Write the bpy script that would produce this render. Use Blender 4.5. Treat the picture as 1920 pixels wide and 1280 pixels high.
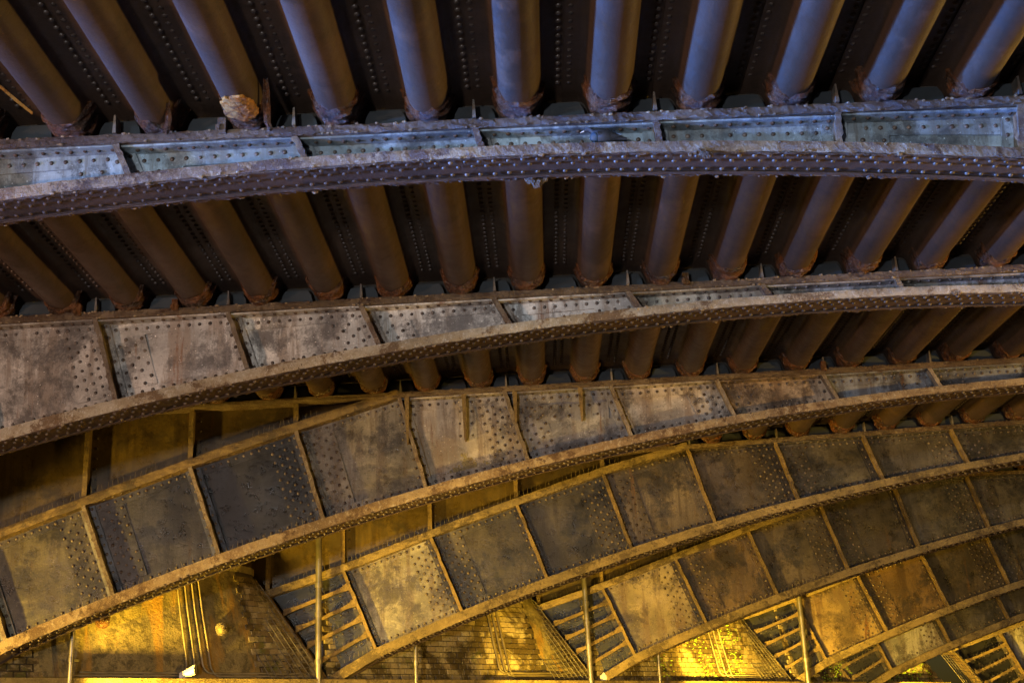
import bpy, math, random
from mathutils import Vector, Matrix, noise
random.seed(7)
R = math.radians
S = bpy.context.scene
COL = S.collection
for o in list(bpy.data.objects): bpy.data.objects.remove(o)

# ------------------------------------------------------------------ camera
cam_d = bpy.data.cameras.new('camera'); cam = bpy.data.objects.new('camera', cam_d); COL.objects.link(cam)
RT = Vector((0.99863727, 0.02879977, -0.04352214)); UP = Vector((0.05031044, -0.30957804, 0.94954215)); FW = Vector((-0.0138731, 0.9504378, 0.31060509))
cam.matrix_world = Matrix(((RT.x, UP.x, -FW.x, 0), (RT.y, UP.y, -FW.y, 0), (RT.z, UP.z, -FW.z, 0), (0, 0, 0, 1)))
cam_d.sensor_width = 36; cam_d.lens = 45.0; cam_d.clip_end = 800; cam_d.clip_start = .05
S.camera = cam
# ------------------------------------------------------------------ world, sun, lamps
w = bpy.data.worlds.new('World'); S.world = w; w.use_nodes = True
nt = w.node_tree; bg = nt.nodes['Background']
sky = nt.nodes.new('ShaderNodeTexSky'); sky.sky_type = 'NISHITA'; sky.sun_disc = False
sky.sun_elevation = R(3); sky.sun_rotation = R(200)
nt.links.new(sky.outputs[0], bg.inputs[0]); bg.inputs[1].default_value = 0.015
sd = bpy.data.lights.new('sun', 'SUN'); sd.energy = 0.15; sd.angle = R(1); sd.color = (1, .8, .6)
so = bpy.data.objects.new('sun', sd); COL.objects.link(so); so.rotation_euler = (R(87), 0, R(-160))
S.view_settings.view_transform = 'Standard'; S.view_settings.look = 'None'; S.view_settings.gamma = 1
S.view_settings.exposure = 0.05
SODIUM = (1.0, .61, .05)
def lamp(kind, loc, aim, energy, color, size=.3, size_y=None, spot=None, blend=.5):
    d = bpy.data.lights.new('lamp_light', kind); d.energy = energy; d.color = color
    if kind == 'AREA':
        d.size = size
        if size_y: d.shape = 'RECTANGLE'; d.size_y = size_y
    else: d.shadow_soft_size = size
    if kind == 'SPOT': d.spot_size = R(spot); d.spot_blend = blend
    o = bpy.data.objects.new('lamp_light', d); COL.objects.link(o); o.location = loc
    o.rotation_euler = (Vector(aim) - Vector(loc)).to_track_quat('-Z', 'Y').to_euler()
    return o
LAMPS = [
 # kind, loc, aim, W, colour, size, spot
 ('SPOT', (-18.0, 2.2, .2), (6.5, 9.8, 4.0), 34000, (.16, .36, 1.0), .4, 15),    # second unseen cold lamp, added to blue the further trough flanks
 ('SPOT', (-13.0, 6.6, 1.6), (8.0, 6.8, 4.0), 42000, (.05, .25, 1.0), .3, 16),    # unseen cold lamp added on the left to blue the trough flanks
 ('AREA', (-10.0, 3.0, .2), (1, 9, 4), 560, (1.0, .56, .32), .5, None),         # unseen warm lamp added on the left to light the trough crests
 ('AREA', (-5.0, -9.0, -1.0), (0, 12, 3.4), 1250, (.96, .93, .92), .6, None),   # unseen lamp added in front to light the web panels
 ('SPOT', (-10.0, -5.0, 2.2), (.5, 7.7, 3.85), 4400, (.52, .76, 1.0), .3, 27),     # unseen cold spot added to blue the nearest rib's webs
 ('AREA', (9.5, 8.9, 0.6), (-2, 11.0, 3.6), 700, (1.0, .58, .10), .4, None),    # sodium street lamp on the right
]
for k, l, a, e, c, s, sp in LAMPS: lamp(k, l, a, e, c, s, spot=sp, blend=.9)

# ------------------------------------------------------------------ materials
def nodes(name):
    m = bpy.data.materials.new(name); m.use_nodes = True
    t = m.node_tree; b = t.nodes['Principled BSDF']
    return m, t, b
def N(t, k, **kw):
    n = t.nodes.new(k)
    for a, v in kw.items():
        if a in n.inputs.keys(): n.inputs[a].default_value = v
        else: setattr(n, a, v)
    return n
def ramp(t, src, stops, interp='LINEAR'):
    r = t.nodes.new('ShaderNodeValToRGB'); r.color_ramp.interpolation = interp
    e = r.color_ramp.elements
    while len(e) < len(stops): e.new(.5)
    for i, (p, c) in enumerate(stops):
        e[i].position = p; e[i].color = (*c, 1) if len(c) == 3 else c
    t.links.new(src, r.inputs[0]); return r.outputs[0]
def coords(t, scale=(1, 1, 1), rnd=True, alpha=False):
    tc = t.nodes.new('ShaderNodeTexCoord'); mp = t.nodes.new('ShaderNodeMapping')
    mp.inputs['Scale'].default_value = scale
    t.links.new(tc.outputs['Object'], mp.inputs[0])
    if rnd:
        oi = t.nodes.new('ShaderNodeObjectInfo'); ml = t.nodes.new('ShaderNodeMath'); ml.operation = 'MULTIPLY'; ml.inputs[1].default_value = 37
        t.links.new(oi.outputs['Alpha' if alpha else 'Random'], ml.inputs[0])
        cb = t.nodes.new('ShaderNodeCombineXYZ')
        for i in range(3): t.links.new(ml.outputs[0], cb.inputs[i])
        t.links.new(cb.outputs[0], mp.inputs['Location'])
    return mp.outputs[0]
def noi(t, co, scale, detail=6, rough=.6, dist=0.):
    n = N(t, 'ShaderNodeTexNoise', Scale=scale, Detail=detail, Roughness=rough, Distortion=dist)
    t.links.new(co, n.inputs['Vector']); return n.outputs['Fac']
def mix(t, f, a, b, mode='MIX'):
    m = t.nodes.new('ShaderNodeMix'); m.data_type = 'RGBA'; m.blend_type = mode
    for s, v in ((0, f), (6, a), (7, b)):
        if isinstance(v, (float, int)): m.inputs[s].default_value = v
        elif isinstance(v, tuple): m.inputs[s].default_value = (*v, 1)
        else: t.links.new(v, m.inputs[s])
    return m.outputs[2]
def bump(t, b, h, strength=.3, dist=.02):
    bp = N(t, 'ShaderNodeBump', Strength=strength, Distance=dist)
    t.links.new(h, bp.inputs['Height']); t.links.new(bp.outputs[0], b.inputs['Normal'])
def setc(t, b, c): t.links.new(c, b.inputs['Base Color'])
BW = lambda a, b_: [(a, (0, 0, 0)), (b_, (1, 1, 1))]

def mat_web(name, base, dark, stain, rustc, tone=1.0, grime=.50):
    m, t, b = nodes(name)
    co = coords(t, alpha=True); cv = coords(t, (1, 1, .10), alpha=True); cr = coords(t, (.5, 1, 1.6), alpha=True)
    n1 = noi(t, co, 1.1, 6, .6, .2); n2 = noi(t, cv, 6, 9, .7, .2); n3 = noi(t, co, 26, 8, .8)
    n4 = noi(t, co, 1.7, 15, .8, .15); n6 = noi(t, cr, 3.2, 12, .78, 1.6); n7 = noi(t, co, 5.5, 13, .82, .3)
    c = mix(t, ramp(t, n1, BW(.38, .60)), base, tuple(x * .42 for x in base))
    c = mix(t, ramp(t, n6, [(.55, (0, 0, 0)), (.66, (.55,) * 3)]), c, tuple(min(1, x * 1.45) for x in base))      # pale wiped smears
    c = mix(t, ramp(t, n2, [(.48, (0, 0, 0)), (.58, (.9,) * 3)]), c, stain)                                           # runs
    c = mix(t, ramp(t, n7, [(.50, (0, 0, 0)), (.62, (.3,) * 3)]), c, tuple(x * .45 for x in base))
    c = mix(t, ramp(t, n4, [(grime, (0, 0, 0)), (grime + .035, (.5,) * 3), (grime + .09, (.9,) * 3)]), c, dark)     # soot
    n5 = noi(t, cv, 2.7, 12, .75, .3); c = mix(t, ramp(t, n5, [(.60, (0, 0, 0)), (.65, (.85,) * 3)]), c, rustc)
    c = mix(t, ramp(t, n3, [(.36, (.7,) * 3), (.44, (0, 0, 0))]), c, dark)
    sp = noi(t, co, 70, 3, .6); c = mix(t, ramp(t, sp, BW(.68, .73)), c, tuple(min(1, x * 2.2) for x in base))
    oi = t.nodes.new('ShaderNodeObjectInfo')
    v = ramp(t, oi.outputs['Random'], [(0, (.88,) * 3), (1, (1.06,) * 3)])
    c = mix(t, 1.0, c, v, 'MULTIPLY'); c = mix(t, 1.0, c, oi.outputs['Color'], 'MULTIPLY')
    setc(t, b, c)
    rr = ramp(t, n7, [(.38, (.20,) * 3), (.62, (.50,) * 3)]); t.links.new(rr, b.inputs['Roughness'])
    mx = t.nodes.new('ShaderNodeMath'); mx.operation = 'ADD'; t.links.new(n7, mx.inputs[0])
    m2 = t.nodes.new('ShaderNodeMath'); m2.operation = 'MULTIPLY'; m2.inputs[1].default_value = .5; t.links.new(n3, m2.inputs[0]); t.links.new(m2.outputs[0], mx.inputs[1])
    bump(t, b, mx.outputs[0], .6, .010)
    return m
M = {}
M['web'] = mat_web('grey_painted_web', (.37, .345, .315), (.05, .042, .038), (.15, .12, .095), (.11, .05, .02))
M['web_dark'] = mat_web('shaded_sooty_web', (.115, .098, .080), (.014, .013, .014), (.05, .04, .028), (.10, .055, .018), grime=.485)  # base darkened for the dimmer light on the far ribs
M['web_brown'] = mat_web('ochre_brown_web', (.11, .075, .026), (.03, .021, .012), (.06, .04, .016), (.10, .045, .012), grime=.5)
M['angle'] = mat_web('grey_angle_steel', (.21, .19, .17), (.045, .038, .034), (.11, .08, .06), (.11, .045, .018), grime=.52)

def mat_trough(name, a, c2):
    m, t, b = nodes(name)
    co = coords(t, (1, .25, 1)); cn = coords(t)
    n1 = noi(t, co, 2.6, 10, .65, .3); n2 = noi(t, cn, 42, 8, .8); n3 = noi(t, cn, 4.5, 12, .78, .3); n4 = noi(t, cn, 1.3, 8, .7)
    c = mix(t, ramp(t, n1, BW(.36, .64)), a, c2)
    c = mix(t, ramp(t, n3, [(.52, (0, 0, 0)), (.62, (.65,) * 3)]), c, (.034, .022, .017))
    c = mix(t, ramp(t, n4, [(.56, (0, 0, 0)), (.62, (.5,) * 3)]), c, tuple(x * 1.5 for x in a))
    c = mix(t, ramp(t, n2, [(.60, (0, 0, 0)), (.68, (.55,) * 3)]), c, tuple(x * 1.9 for x in a))
    c = mix(t, ramp(t, n2, [(.36, (.7,) * 3), (.44, (0, 0, 0))]), c, (.028, .018, .014))
    sp = noi(t, cn, 30, 2, .5); c = mix(t, ramp(t, sp, [(.74, (0, 0, 0)), (.77, (.8,) * 3)]), c, (.16, .07, .02))
    setc(t, b, c); t.links.new(ramp(t, n3, [(.35, (.36,) * 3), (.65, (.6,) * 3)]), b.inputs['Roughness'])
    s = t.nodes.new('ShaderNodeMath'); s.operation = 'ADD'; t.links.new(n3, s.inputs[0])
    m2 = t.nodes.new('ShaderNodeMath'); m2.operation = 'MULTIPLY'; m2.inputs[1].default_value = .35; t.links.new(n2, m2.inputs[0]); t.links.new(m2.outputs[0], s.inputs[1])
    bump(t, b, s.outputs[0], .6, .014)
    return m
M['trough'] = mat_trough('brown_painted_trough', (.072, .042, .028), (.038, .023, .016))

def mat_crust(name, cols, bs=.9, rough=.75, sc=1.0):
    m, t, b = nodes(name)
    co = coords(t); cx = coords(t, (1, 1, .7))
    n1 = noi(t, co, 3.1 * sc, 12, .75, .3); n2 = noi(t, cx, 19 * sc, 12, .85, .2); n3 = noi(t, co, 75, 8, .8); n0 = noi(t, co, .9 * sc, 5, .6)
    n4 = noi(t, co, 2.2 * sc, 13, .8, .2); n5 = noi(t, cx, 9 * sc, 12, .82, .2)
    c = mix(t, ramp(t, n1, BW(.44, .54)), cols[0], cols[1])
    c = mix(t, ramp(t, n2, [(.53, (0, 0, 0)), (.58, (.85,) * 3)]), c, cols[2])
    c = mix(t, ramp(t, n4, [(.52, (0, 0, 0)), (.56, (.9,) * 3)]), c, cols[3])
    c = mix(t, ramp(t, n5, [(.58, (0, 0, 0)), (.62, (.85,) * 3)]), c, tuple(x * .5 for x in cols[3]))
    c = mix(t, ramp(t, n3, [(.58, (0, 0, 0)), (.64, (.8,) * 3)]), c, cols[4])
    c = mix(t, ramp(t, n3, [(.34, (.85,) * 3), (.42, (0, 0, 0))]), c, tuple(x * .4 for x in cols[3]))
    c = mix(t, 1.0, c, ramp(t, n0, [(.35, (.72,) * 3), (.65, (1.12,) * 3)]), 'MULTIPLY')
    setc(t, b, c); t.links.new(ramp(t, n2, [(.4, (rough - .3,) * 3), (.6, (rough,) * 3)]), b.inputs['Roughness'])
    s = t.nodes.new('ShaderNodeMath'); s.operation = 'ADD'; t.links.new(n2, s.inputs[0]); t.links.new(n3, s.inputs[1])
    bump(t, b, s.outputs[0], bs, .016)
    return m
M['lip'] = mat_crust('crusted_flange_edge', [(.36, .26, .15), (.22, .14, .075), (.48, .40, .30), (.09, .042, .02), (.62, .56, .48)])
M['lip_pale'] = mat_crust('pale_crusted_flange_edge', [(.46, .39, .29), (.36, .28, .18), (.66, .61, .53), (.15, .085, .04), (.78, .74, .68)])
M['lip_gold'] = mat_crust('golden_flange_edge', [(.24, .17, .08), (.17, .12, .055), (.30, .23, .12), (.07, .045, .022), (.42, .35, .22)])  # darker, yellower edge colour for the far ribs and the ledge
M['under'] = mat_crust('brown_flange_underside', [(.085, .048, .028), (.052, .030, .018), (.033, .019, .012), (.075, .040, .02), (.13, .085, .055)], .5, .85)
M['topfl'] = mat_crust('rusted_top_flange', [(.07, .038, .022), (.12, .08, .05), (.035, .018, .012), (.17, .12, .08), (.34, .28, .22)], 1.0, .6)
M['rust'] = mat_crust('wet_flaking_rust', [(.13, .045, .014), (.045, .018, .009), (.20, .08, .026), (.022, .012, .008), (.42, .30, .22)], 1.0, .45, 2.0)
M['stiff'] = mat_crust('weathered_stiffener_edge', [(.24, .18, .12), (.14, .10, .07), (.33, .28, .22), (.09, .05, .03), (.42, .38, .33)], .7, .7)
M['gold'] = mat_crust('sodium_tinted_stiffener', [(.20, .13, .045), (.12, .075, .028), (.26, .18, .07), (.06, .036, .016), (.30, .22, .10)], .7, .7)  # golden sodium light is put into this ochre colour
M['concrete'] = mat_crust('exposed_ochre_concrete', [(.50, .22, .03), (.52, .31, .09), (.42, .15, .015), (.16, .07, .02), (.6, .40, .16)], .8, .8, 2)
M['clay'] = mat_crust('pale_green_deposit', [(.32, .27, .13), (.26, .20, .10), (.20, .14, .08), (.12, .09, .06), (.36, .30, .18)], .9, .7)

def simple(name, c, rough=.5, metal=0, bsc=40, bst=.3, var=.5):
    m, t, b = nodes(name); co = coords(t); n = noi(t, co, bsc, 6, .7); n0 = noi(t, co, bsc * .12, 6, .6)
    cc = mix(t, ramp(t, n0, BW(.35, .65)), c, tuple(x * var for x in c)); setc(t, b, cc)
    b.inputs['Roughness'].default_value = rough; b.inputs['Metallic'].default_value = metal
    bump(t, b, n, bst, .004); return m
M['rivet'] = simple('rivet_steel', (.13, .10, .08), .5, 0, 60)
def vary(m, lo, hi):
    t = m.node_tree; b = t.nodes['Principled BSDF']; src = b.inputs['Base Color'].links[0].from_socket
    tc = t.nodes.new('ShaderNodeNewGeometry'); n = N(t, 'ShaderNodeTexNoise', Scale=9, Detail=3, Roughness=.6); t.links.new(tc.outputs['Position'], n.inputs['Vector'])
    setc(t, b, mix(t, 1.0, src, ramp(t, n.outputs['Fac'], [(.38, (lo * 1.1, lo * .8, lo * .6)), (.62, (hi,) * 3)]), 'MULTIPLY'))
vary(M['rivet'], .35, 1.2)
M['rivet_dark'] = simple('dark_rivet', (.07, .052, .045), .4, 0, 60)
M['wire'] = simple('net_wire', (.11, .09, .06), .6)
M['spike'] = simple('bird_spike_wire', (.30, .24, .14), .5, 0)
M['pipe'] = simple('galvanised_pipe', (.34, .31, .27), .33, .75, 25)
M['cable'] = simple('dusty_cable_sheath', (.11, .085, .05), .5)
M['cable_light'] = simple('pale_conduit', (.30, .25, .16), .5)
M['diaph'] = simple('blue_grey_closure', (.03, .038, .046), .5, 0, 12, .5)
M['paper'] = simple('white_paper', (.75, .74, .78), .6, 0, 20, .3, .85)
M['asphalt'] = simple('asphalt', (.05, .05, .05), .9, 0, 80)
M['leafy'] = simple('green_moss', (.22, .34, .02), .8, 0, 30)
M['slab'] = simple('dark_slab', (.04, .035, .03), .9)
M['black'] = simple('black_painted_metal', (.03, .03, .03), .4)
M['feather'] = simple('dark_pigeon_feathers', (.035, .036, .045), .7, 0, 50, .4)
M['feather_blue'] = simple('blue_breast_feathers', (.035, .07, .12), .6, 0, 50, .4)
M['yellow'] = simple('yellow_mark', (.6, .33, .03), .6)
def mat_brick(name, cols):
    m, t, b = nodes(name)
    oi = t.nodes.new('ShaderNodeObjectInfo')
    c = ramp(t, oi.outputs['Random'], [(0, cols[0]), (.35, cols[1]), (.7, cols[2]), (1, cols[3])])
    tc = t.nodes.new('ShaderNodeNewGeometry')
    n = N(t, 'ShaderNodeTexNoise', Scale=30, Detail=7, Roughness=.7); t.links.new(tc.outputs['Position'], n.inputs['Vector'])
    n2 = N(t, 'ShaderNodeTexNoise', Scale=1.7, Detail=9, Roughness=.7, Distortion=.6); t.links.new(tc.outputs['Position'], n2.inputs['Vector'])
    n3 = N(t, 'ShaderNodeTexNoise', Scale=2.6, Detail=9, Roughness=.75); t.links.new(tc.outputs['Position'], n3.inputs['Vector'])
    c = mix(t, ramp(t, n2.outputs['Fac'], [(.46, (0, 0, 0)), (.54, (.93,) * 3)]), c, (.05, .036, .016))
    c = mix(t, ramp(t, n.outputs['Fac'], BW(.5, .75)), c, (.09, .065, .035))
    c = mix(t, ramp(t, n3.outputs['Fac'], [(.58, (0, 0, 0)), (.66, (.7,) * 3)]), c, (.08, .10, .02))
    setc(t, b, c); b.inputs['Roughness'].default_value = .25
    bump(t, b, n.outputs['Fac'], .7, .012); return m
M['brick'] = mat_brick('glazed_wall_brick', [(.13, .09, .045), (.25, .20, .11), (.36, .30, .19), (.20, .14, .07)])
M['mortar'] = simple('dark_mortar', (.06, .045, .025), .9)
def mat_render():
    m, t, b = nodes('stained_render')
    co = coords(t, (1, 1, 1), False); cv = coords(t, (1.3, 1.3, .12), False)
    n1 = noi(t, co, 2, 9, .65, .4); n2 = noi(t, cv, 2.4, 8, .6, .3); n3 = noi(t, co, 30, 6, .7)
    c = mix(t, ramp(t, n1, BW(.35, .65)), (.30, .24, .11), (.13, .105, .05))
    n7 = noi(t, co, 7, 13, .8, .3); c = mix(t, ramp(t, n7, [(.48, (0, 0, 0)), (.56, (.75,) * 3)]), c, (.05, .038, .018))
    c = mix(t, ramp(t, n2, [(.53, (0, 0, 0)), (.62, (.8,) * 3)]), c, (.34, .19, .035))
    c = mix(t, ramp(t, n3, [(.62, (0, 0, 0)), (.7, (.5,) * 3)]), c, (.3, .25, .14))
    setc(t, b, c); b.inputs['Roughness'].default_value = .45; bump(t, b, n3, 1.0, .018); return m
M['render'] = mat_render()

# ------------------------------------------------------------------ mesh helpers
class MB:
    def __init__(s): s.v = []; s.f = []; s.sm = []
    def poly(s, pts, smooth=False):
        i = len(s.v); s.v += [tuple(p) for p in pts]; s.f.append(tuple(range(i, i + len(pts)))); s.sm.append(smooth)
    def grid(s, rows, smooth=False, closed=False):
        i = len(s.v); n = len(rows[0])
        for r in rows: s.v += [tuple(p) for p in r]
        for a in range(len(rows) - 1):
            for k in range(n if closed else n - 1):
                k2 = (k + 1) % n
                s.f.append((i + a * n + k, i + a * n + k2, i + (a + 1) * n + k2, i + (a + 1) * n + k)); s.sm.append(smooth)
    def prism(s, poly, y0, y1):          # polygon in x,z swept along y
        n = len(poly); a = [(p[0], y0, p[1]) for p in poly]; b = [(p[0], y1, p[1]) for p in poly]
        i = len(s.v); s.v += a + b
        s.f.append(tuple(range(i, i + n))); s.f.append(tuple(range(i + 2 * n - 1, i + n - 1, -1))); s.sm += [False, False]
        for k in range(n):
            k2 = (k + 1) % n; s.f.append((i + k2, i + k, i + n + k, i + n + k2)); s.sm.append(False)
    def box(s, x0, x1, y0, y1, z0, z1): s.prism([(x0, z0), (x1, z0), (x1, z1), (x0, z1)], y0, y1)
    def dome(s, c, n, r, h=None, seg=8):
        n = Vector(n).normalized(); h = h or r * .75
        a = n.orthogonal().normalized(); b = n.cross(a); c = Vector(c)
        rows = []
        for rr, hh in ((1, -.02), (.92, .45), (.6, .85)):
            rows.append([c + (a * math.cos(k * 2 * math.pi / seg) + b * math.sin(k * 2 * math.pi / seg)) * r * rr + n * h * hh for k in range(seg)])
        s.grid(rows, True, True)
        i = len(s.v); s.v.append(tuple(c + n * h))
        for k in range(seg): s.f.append((i - seg + k, i - seg + (k + 1) % seg, i)); s.sm.append(True)
    def tube(s, pts, r, seg=8, cap=True):
        pts = [Vector(p) for p in pts]; rows = []; up = None
        for k, p in enumerate(pts):
            d = (pts[min(k + 1, len(pts) - 1)] - pts[max(k - 1, 0)]).normalized()
            if up is None: up = d.orthogonal().normalized()
            up = (up - d * up.dot(d)).normalized(); sd_ = d.cross(up)
            rr = r[k] if isinstance(r, (list, tuple)) else r
            rows.append([p + (up * math.cos(q * 2 * math.pi / seg) + sd_ * math.sin(q * 2 * math.pi / seg)) * rr for q in range(seg)])
        s.grid(rows, seg > 4, True)
        if cap: s.poly(rows[0][::-1]); s.poly(rows[-1])
    def blob(s, c, r, seed=0, seg=7, sy=1., sz=1.):
        rows = []
        for a in range(1, 5):
            th = math.pi * a / 5
            rows.append([])
            for k in range(seg):
                ph = 2 * math.pi * k / seg; d = Vector((math.sin(th) * math.cos(ph), math.sin(th) * math.sin(ph) * sy, math.cos(th) * sz))
                q = r * (1 + .55 * noise.noise(d * 2 + Vector((seed * 3.1, seed, 0)))); rows[-1].append(Vector(c) + d * q)
        s.grid(rows, False, True); s.poly(rows[0]); s.poly(rows[-1][::-1])
    def mesh(s, name, mat):
        me = bpy.data.meshes.new(name); me.from_pydata(s.v, [], s.f); me.polygons.foreach_set('use_smooth', s.sm)
        me.materials.append(mat); me.update(); return me
    def build(s, name, mat, parent=None, loc=(0, 0, 0), kind=None):
        o = bpy.data.objects.new(name, s.mesh(name, mat)); COL.objects.link(o); o.parent = parent; o.location = loc
        if kind: o['kind'] = kind
        return o
def inst(name, me, parent, mw=None, loc=None):
    o = bpy.data.objects.new(name, me); COL.objects.link(o); o.parent = parent
    if mw is not None: o.matrix_local = mw
    if loc is not None: o.location = loc
    return o
def thing(name, label, cat, loc=(0, 0, 0), group=None):
    o = bpy.data.objects.new(name, None); COL.objects.link(o); o.location = loc; o['label'] = label; o['category'] = cat
    if group: o['group'] = group
    return o
def nz(x, y, z=0.): return noise.noise(Vector((x, y, z)))
def fr(x, y, z=0.): return noise.fractal(Vector((x, y, z)), .8, 2., 4)

# ------------------------------------------------------------------ layout data (metres, camera at the origin, road 1.6 m below)
Y0, SP, OFF = 7.599, 3.1733, 3.5899
XC, ZC, RAD = -.541, -30.048, 33.892
def arcz(x): return ZC + math.sqrt(RAD * RAD - (x - XC) ** 2)
def botx(m): return -12.99 + (m * 1.145 if m <= 5 else 5 * 1.145 + (m - 5) * 1.169)
TOPS = {-1: (-14.43, 2.25), 0: (-13.42, 2.55), 1: (-12.24, 2.95), 2: (-11.06, 3.33), 3: (-9.87, 3.69)}
def topx(m): return TOPS[m][0] if m in TOPS else -2.694 + (m - 9) * 1.2
RIBS = [  # Y, dx, dz, deck slope, deck z0, m range, first/last detailed bay, web material key, label, kind
 dict(j=0, Y=Y0, dx=0, dz=0, a=-.01085, b=4.043, m=(-1, 16), det=(7, 16)),
 dict(j=1, Y=Y0 + SP, dx=OFF, dz=0, a=0, b=4.0, m=(-1, 14), det=(3, 14)),
 dict(j=2, Y=Y0 + 2 * SP, dx=2 * OFF, dz=0, a=.0064, b=4.032, m=(-1, 12), det=(-1, 12)),
 dict(j=3, Y=Y0 + 3 * SP, dx=3 * OFF, dz=0, a=.0258, b=3.939, m=(-1, 10), det=(-1, 10)),
 dict(j=4, Y=Y0 + 4 * SP, dx=4 * OFF, dz=0, a=0, b=4.05, m=(-1, 9), det=(-1, 8)),
 dict(j=5, Y=Y0 + 5 * SP, dx=5 * OFF, dz=0, a=0, b=4.05, m=(-1, 7), det=(-1, 5)),
 dict(j=6, Y=24.5, dx=19.35, dz=-.17, a=0, b=4.0, m=(-1, 5), det=(-1, 4)),
 dict(j=7, Y=26.6, dx=22.6, dz=-.5, a=0, b=4.0, m=(-1, 4), det=(-1, 3)),
]
LAB = ['nearest riveted arch rib with blue-lit shallow panels across the top of the photo',
 'second riveted arch rib with broad pale grey panels at the left, below the nearest rib',
 'third arch rib, sooty dark panels at left and two stained panels with hanging gussets mid-photo',
 'fourth arch rib springing beside the left drain pipe, its first full panel pale',
 'fifth arch rib springing behind the middle drain pipe, its ladder end tinted blue',
 'sixth arch rib springing behind the right drain pipe, its first panel lit bright yellow',
 'dim brown arch rib close behind the sixth rib, mostly in its shadow',
 'farthest arch rib at the bottom right corner with bright yellow ladder end']
WEB, TH = .17, .016
WID = .36
RV = .0165
RSZ = [.95, 1.0, 1.08, 1.2, 1.2, 1.25, 1.2, 1.25]
rv_mesh = None
def top_at(r, m):
    if m in TOPS: return TOPS[m]
    x = topx(m); return (x, r['a'] * (x + r['dx']) + r['b'] - r['dz'])
def bot_at(m):
    if m == -1: return (-13.60, 1.13)
    x = botx(m); return (x, arcz(x))
def strip(mb, path, y0, y1, thick, under=None, ragged=.008, seed=0, front_under=0.):
    """thick plate along a path in x,z; path is its upper front edge; thick(x)->m downwards"""
    rows = []
    for k, (x, z) in enumerate(path):
        a = path[max(k - 1, 0)]; b = path[min(k + 1, len(path) - 1)]
        tx, tz = b[0] - a[0], b[1] - a[1]; L = math.hypot(tx, tz); nx, nz_ = tz / L, -tx / L     # downward normal
        t = thick(x) if callable(thick) else thick
        e = lambda q, s=1.: ragged * s * (.7 * fr(x * 9 + q * 7.7, q * 3.3 + seed, .3) + .6 * nz(x * 31 + q * 5, q * 2.1 + seed))
        def P(y, d): return (x + nx * d, y, z + nz_ * d)
        prof = [(y0 + .004 + e(1), 0 + e(2)), (y0 + e(3), t * .35), (y0 + e(4), t * .7 + e(5)), (y0 + .004 + e(6), t + e(7, 1.6)), (y0 + .03, t - .004 + e(8, .5)),
                ((y0 + y1) / 2, t - .004), (y1 - .03, t - .004 + e(9, .5)), (y1 + e(10), t + e(11, 1.8)), (y1 + e(12), t * .3), (y1 - .01, 0), ((y0 + y1) / 2, 0)]
        rows.append([P(*p) for p in prof])
    mb.grid(rows, False, True); mb.poly(rows[0]); mb.poly(rows[-1][::-1])
def lerp(a, b, t): return a + (b - a) * t
def quad_panel(mb, q, y, nx=10, nzv=8, amp=.0):
    (ax, az), (bx, bz), (cx, cz), (dx_, dz_) = q      # bl, br, tr, tl
    rows = []
    for i in range(nzv + 1):
        v = i / nzv; row = []
        for k in range(nx + 1):
            u = k / nx
            x = lerp(lerp(ax, bx, u), lerp(dx_, cx, u), v); z = lerp(lerp(az, bz, u), lerp(dz_, cz, u), v)
            ed = min(u, 1 - u, v, 1 - v) * 4; ed = min(1, ed)
            row.append((x, y + amp * ed * nz(x * 1.3, z * 1.3, y), z))
        rows.append(row)
    mb.grid(rows, True)

TONE = {0: {m: (1.0, 1.35, 1.75) for m in range(6, 17)}, 1: {3: (1.1, 1.05, 1.0), 4: (1.4, 1.35, 1.3), 5: (1.9, 1.9, 1.9), 6: (2.1, 2.1, 2.05), 7: (2.0, 2.0, 1.95), 8: (1.8, 1.8, 1.8), 9: (1.2, 1.15, 1.0)},  # bay tones carry light: cold blue on the nearest rib, brighter second rib
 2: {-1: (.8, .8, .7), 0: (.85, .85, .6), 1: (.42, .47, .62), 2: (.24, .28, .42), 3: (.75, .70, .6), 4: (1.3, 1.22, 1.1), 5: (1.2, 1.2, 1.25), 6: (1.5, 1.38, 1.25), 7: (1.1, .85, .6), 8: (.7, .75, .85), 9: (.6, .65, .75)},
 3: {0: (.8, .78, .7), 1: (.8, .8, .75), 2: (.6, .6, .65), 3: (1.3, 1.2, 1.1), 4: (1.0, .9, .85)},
 4: {0: (.65, .55, .38), 1: (1.1, .85, .55), 2: (.9, .8, .7), 3: (.7, .62, .55)}, 5: {0: (.7, .52, .25), 1: (1.0, .7, .35), 2: (.7, .6, .5)}}  # sodium yellow is put into these first-panel colours
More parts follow.
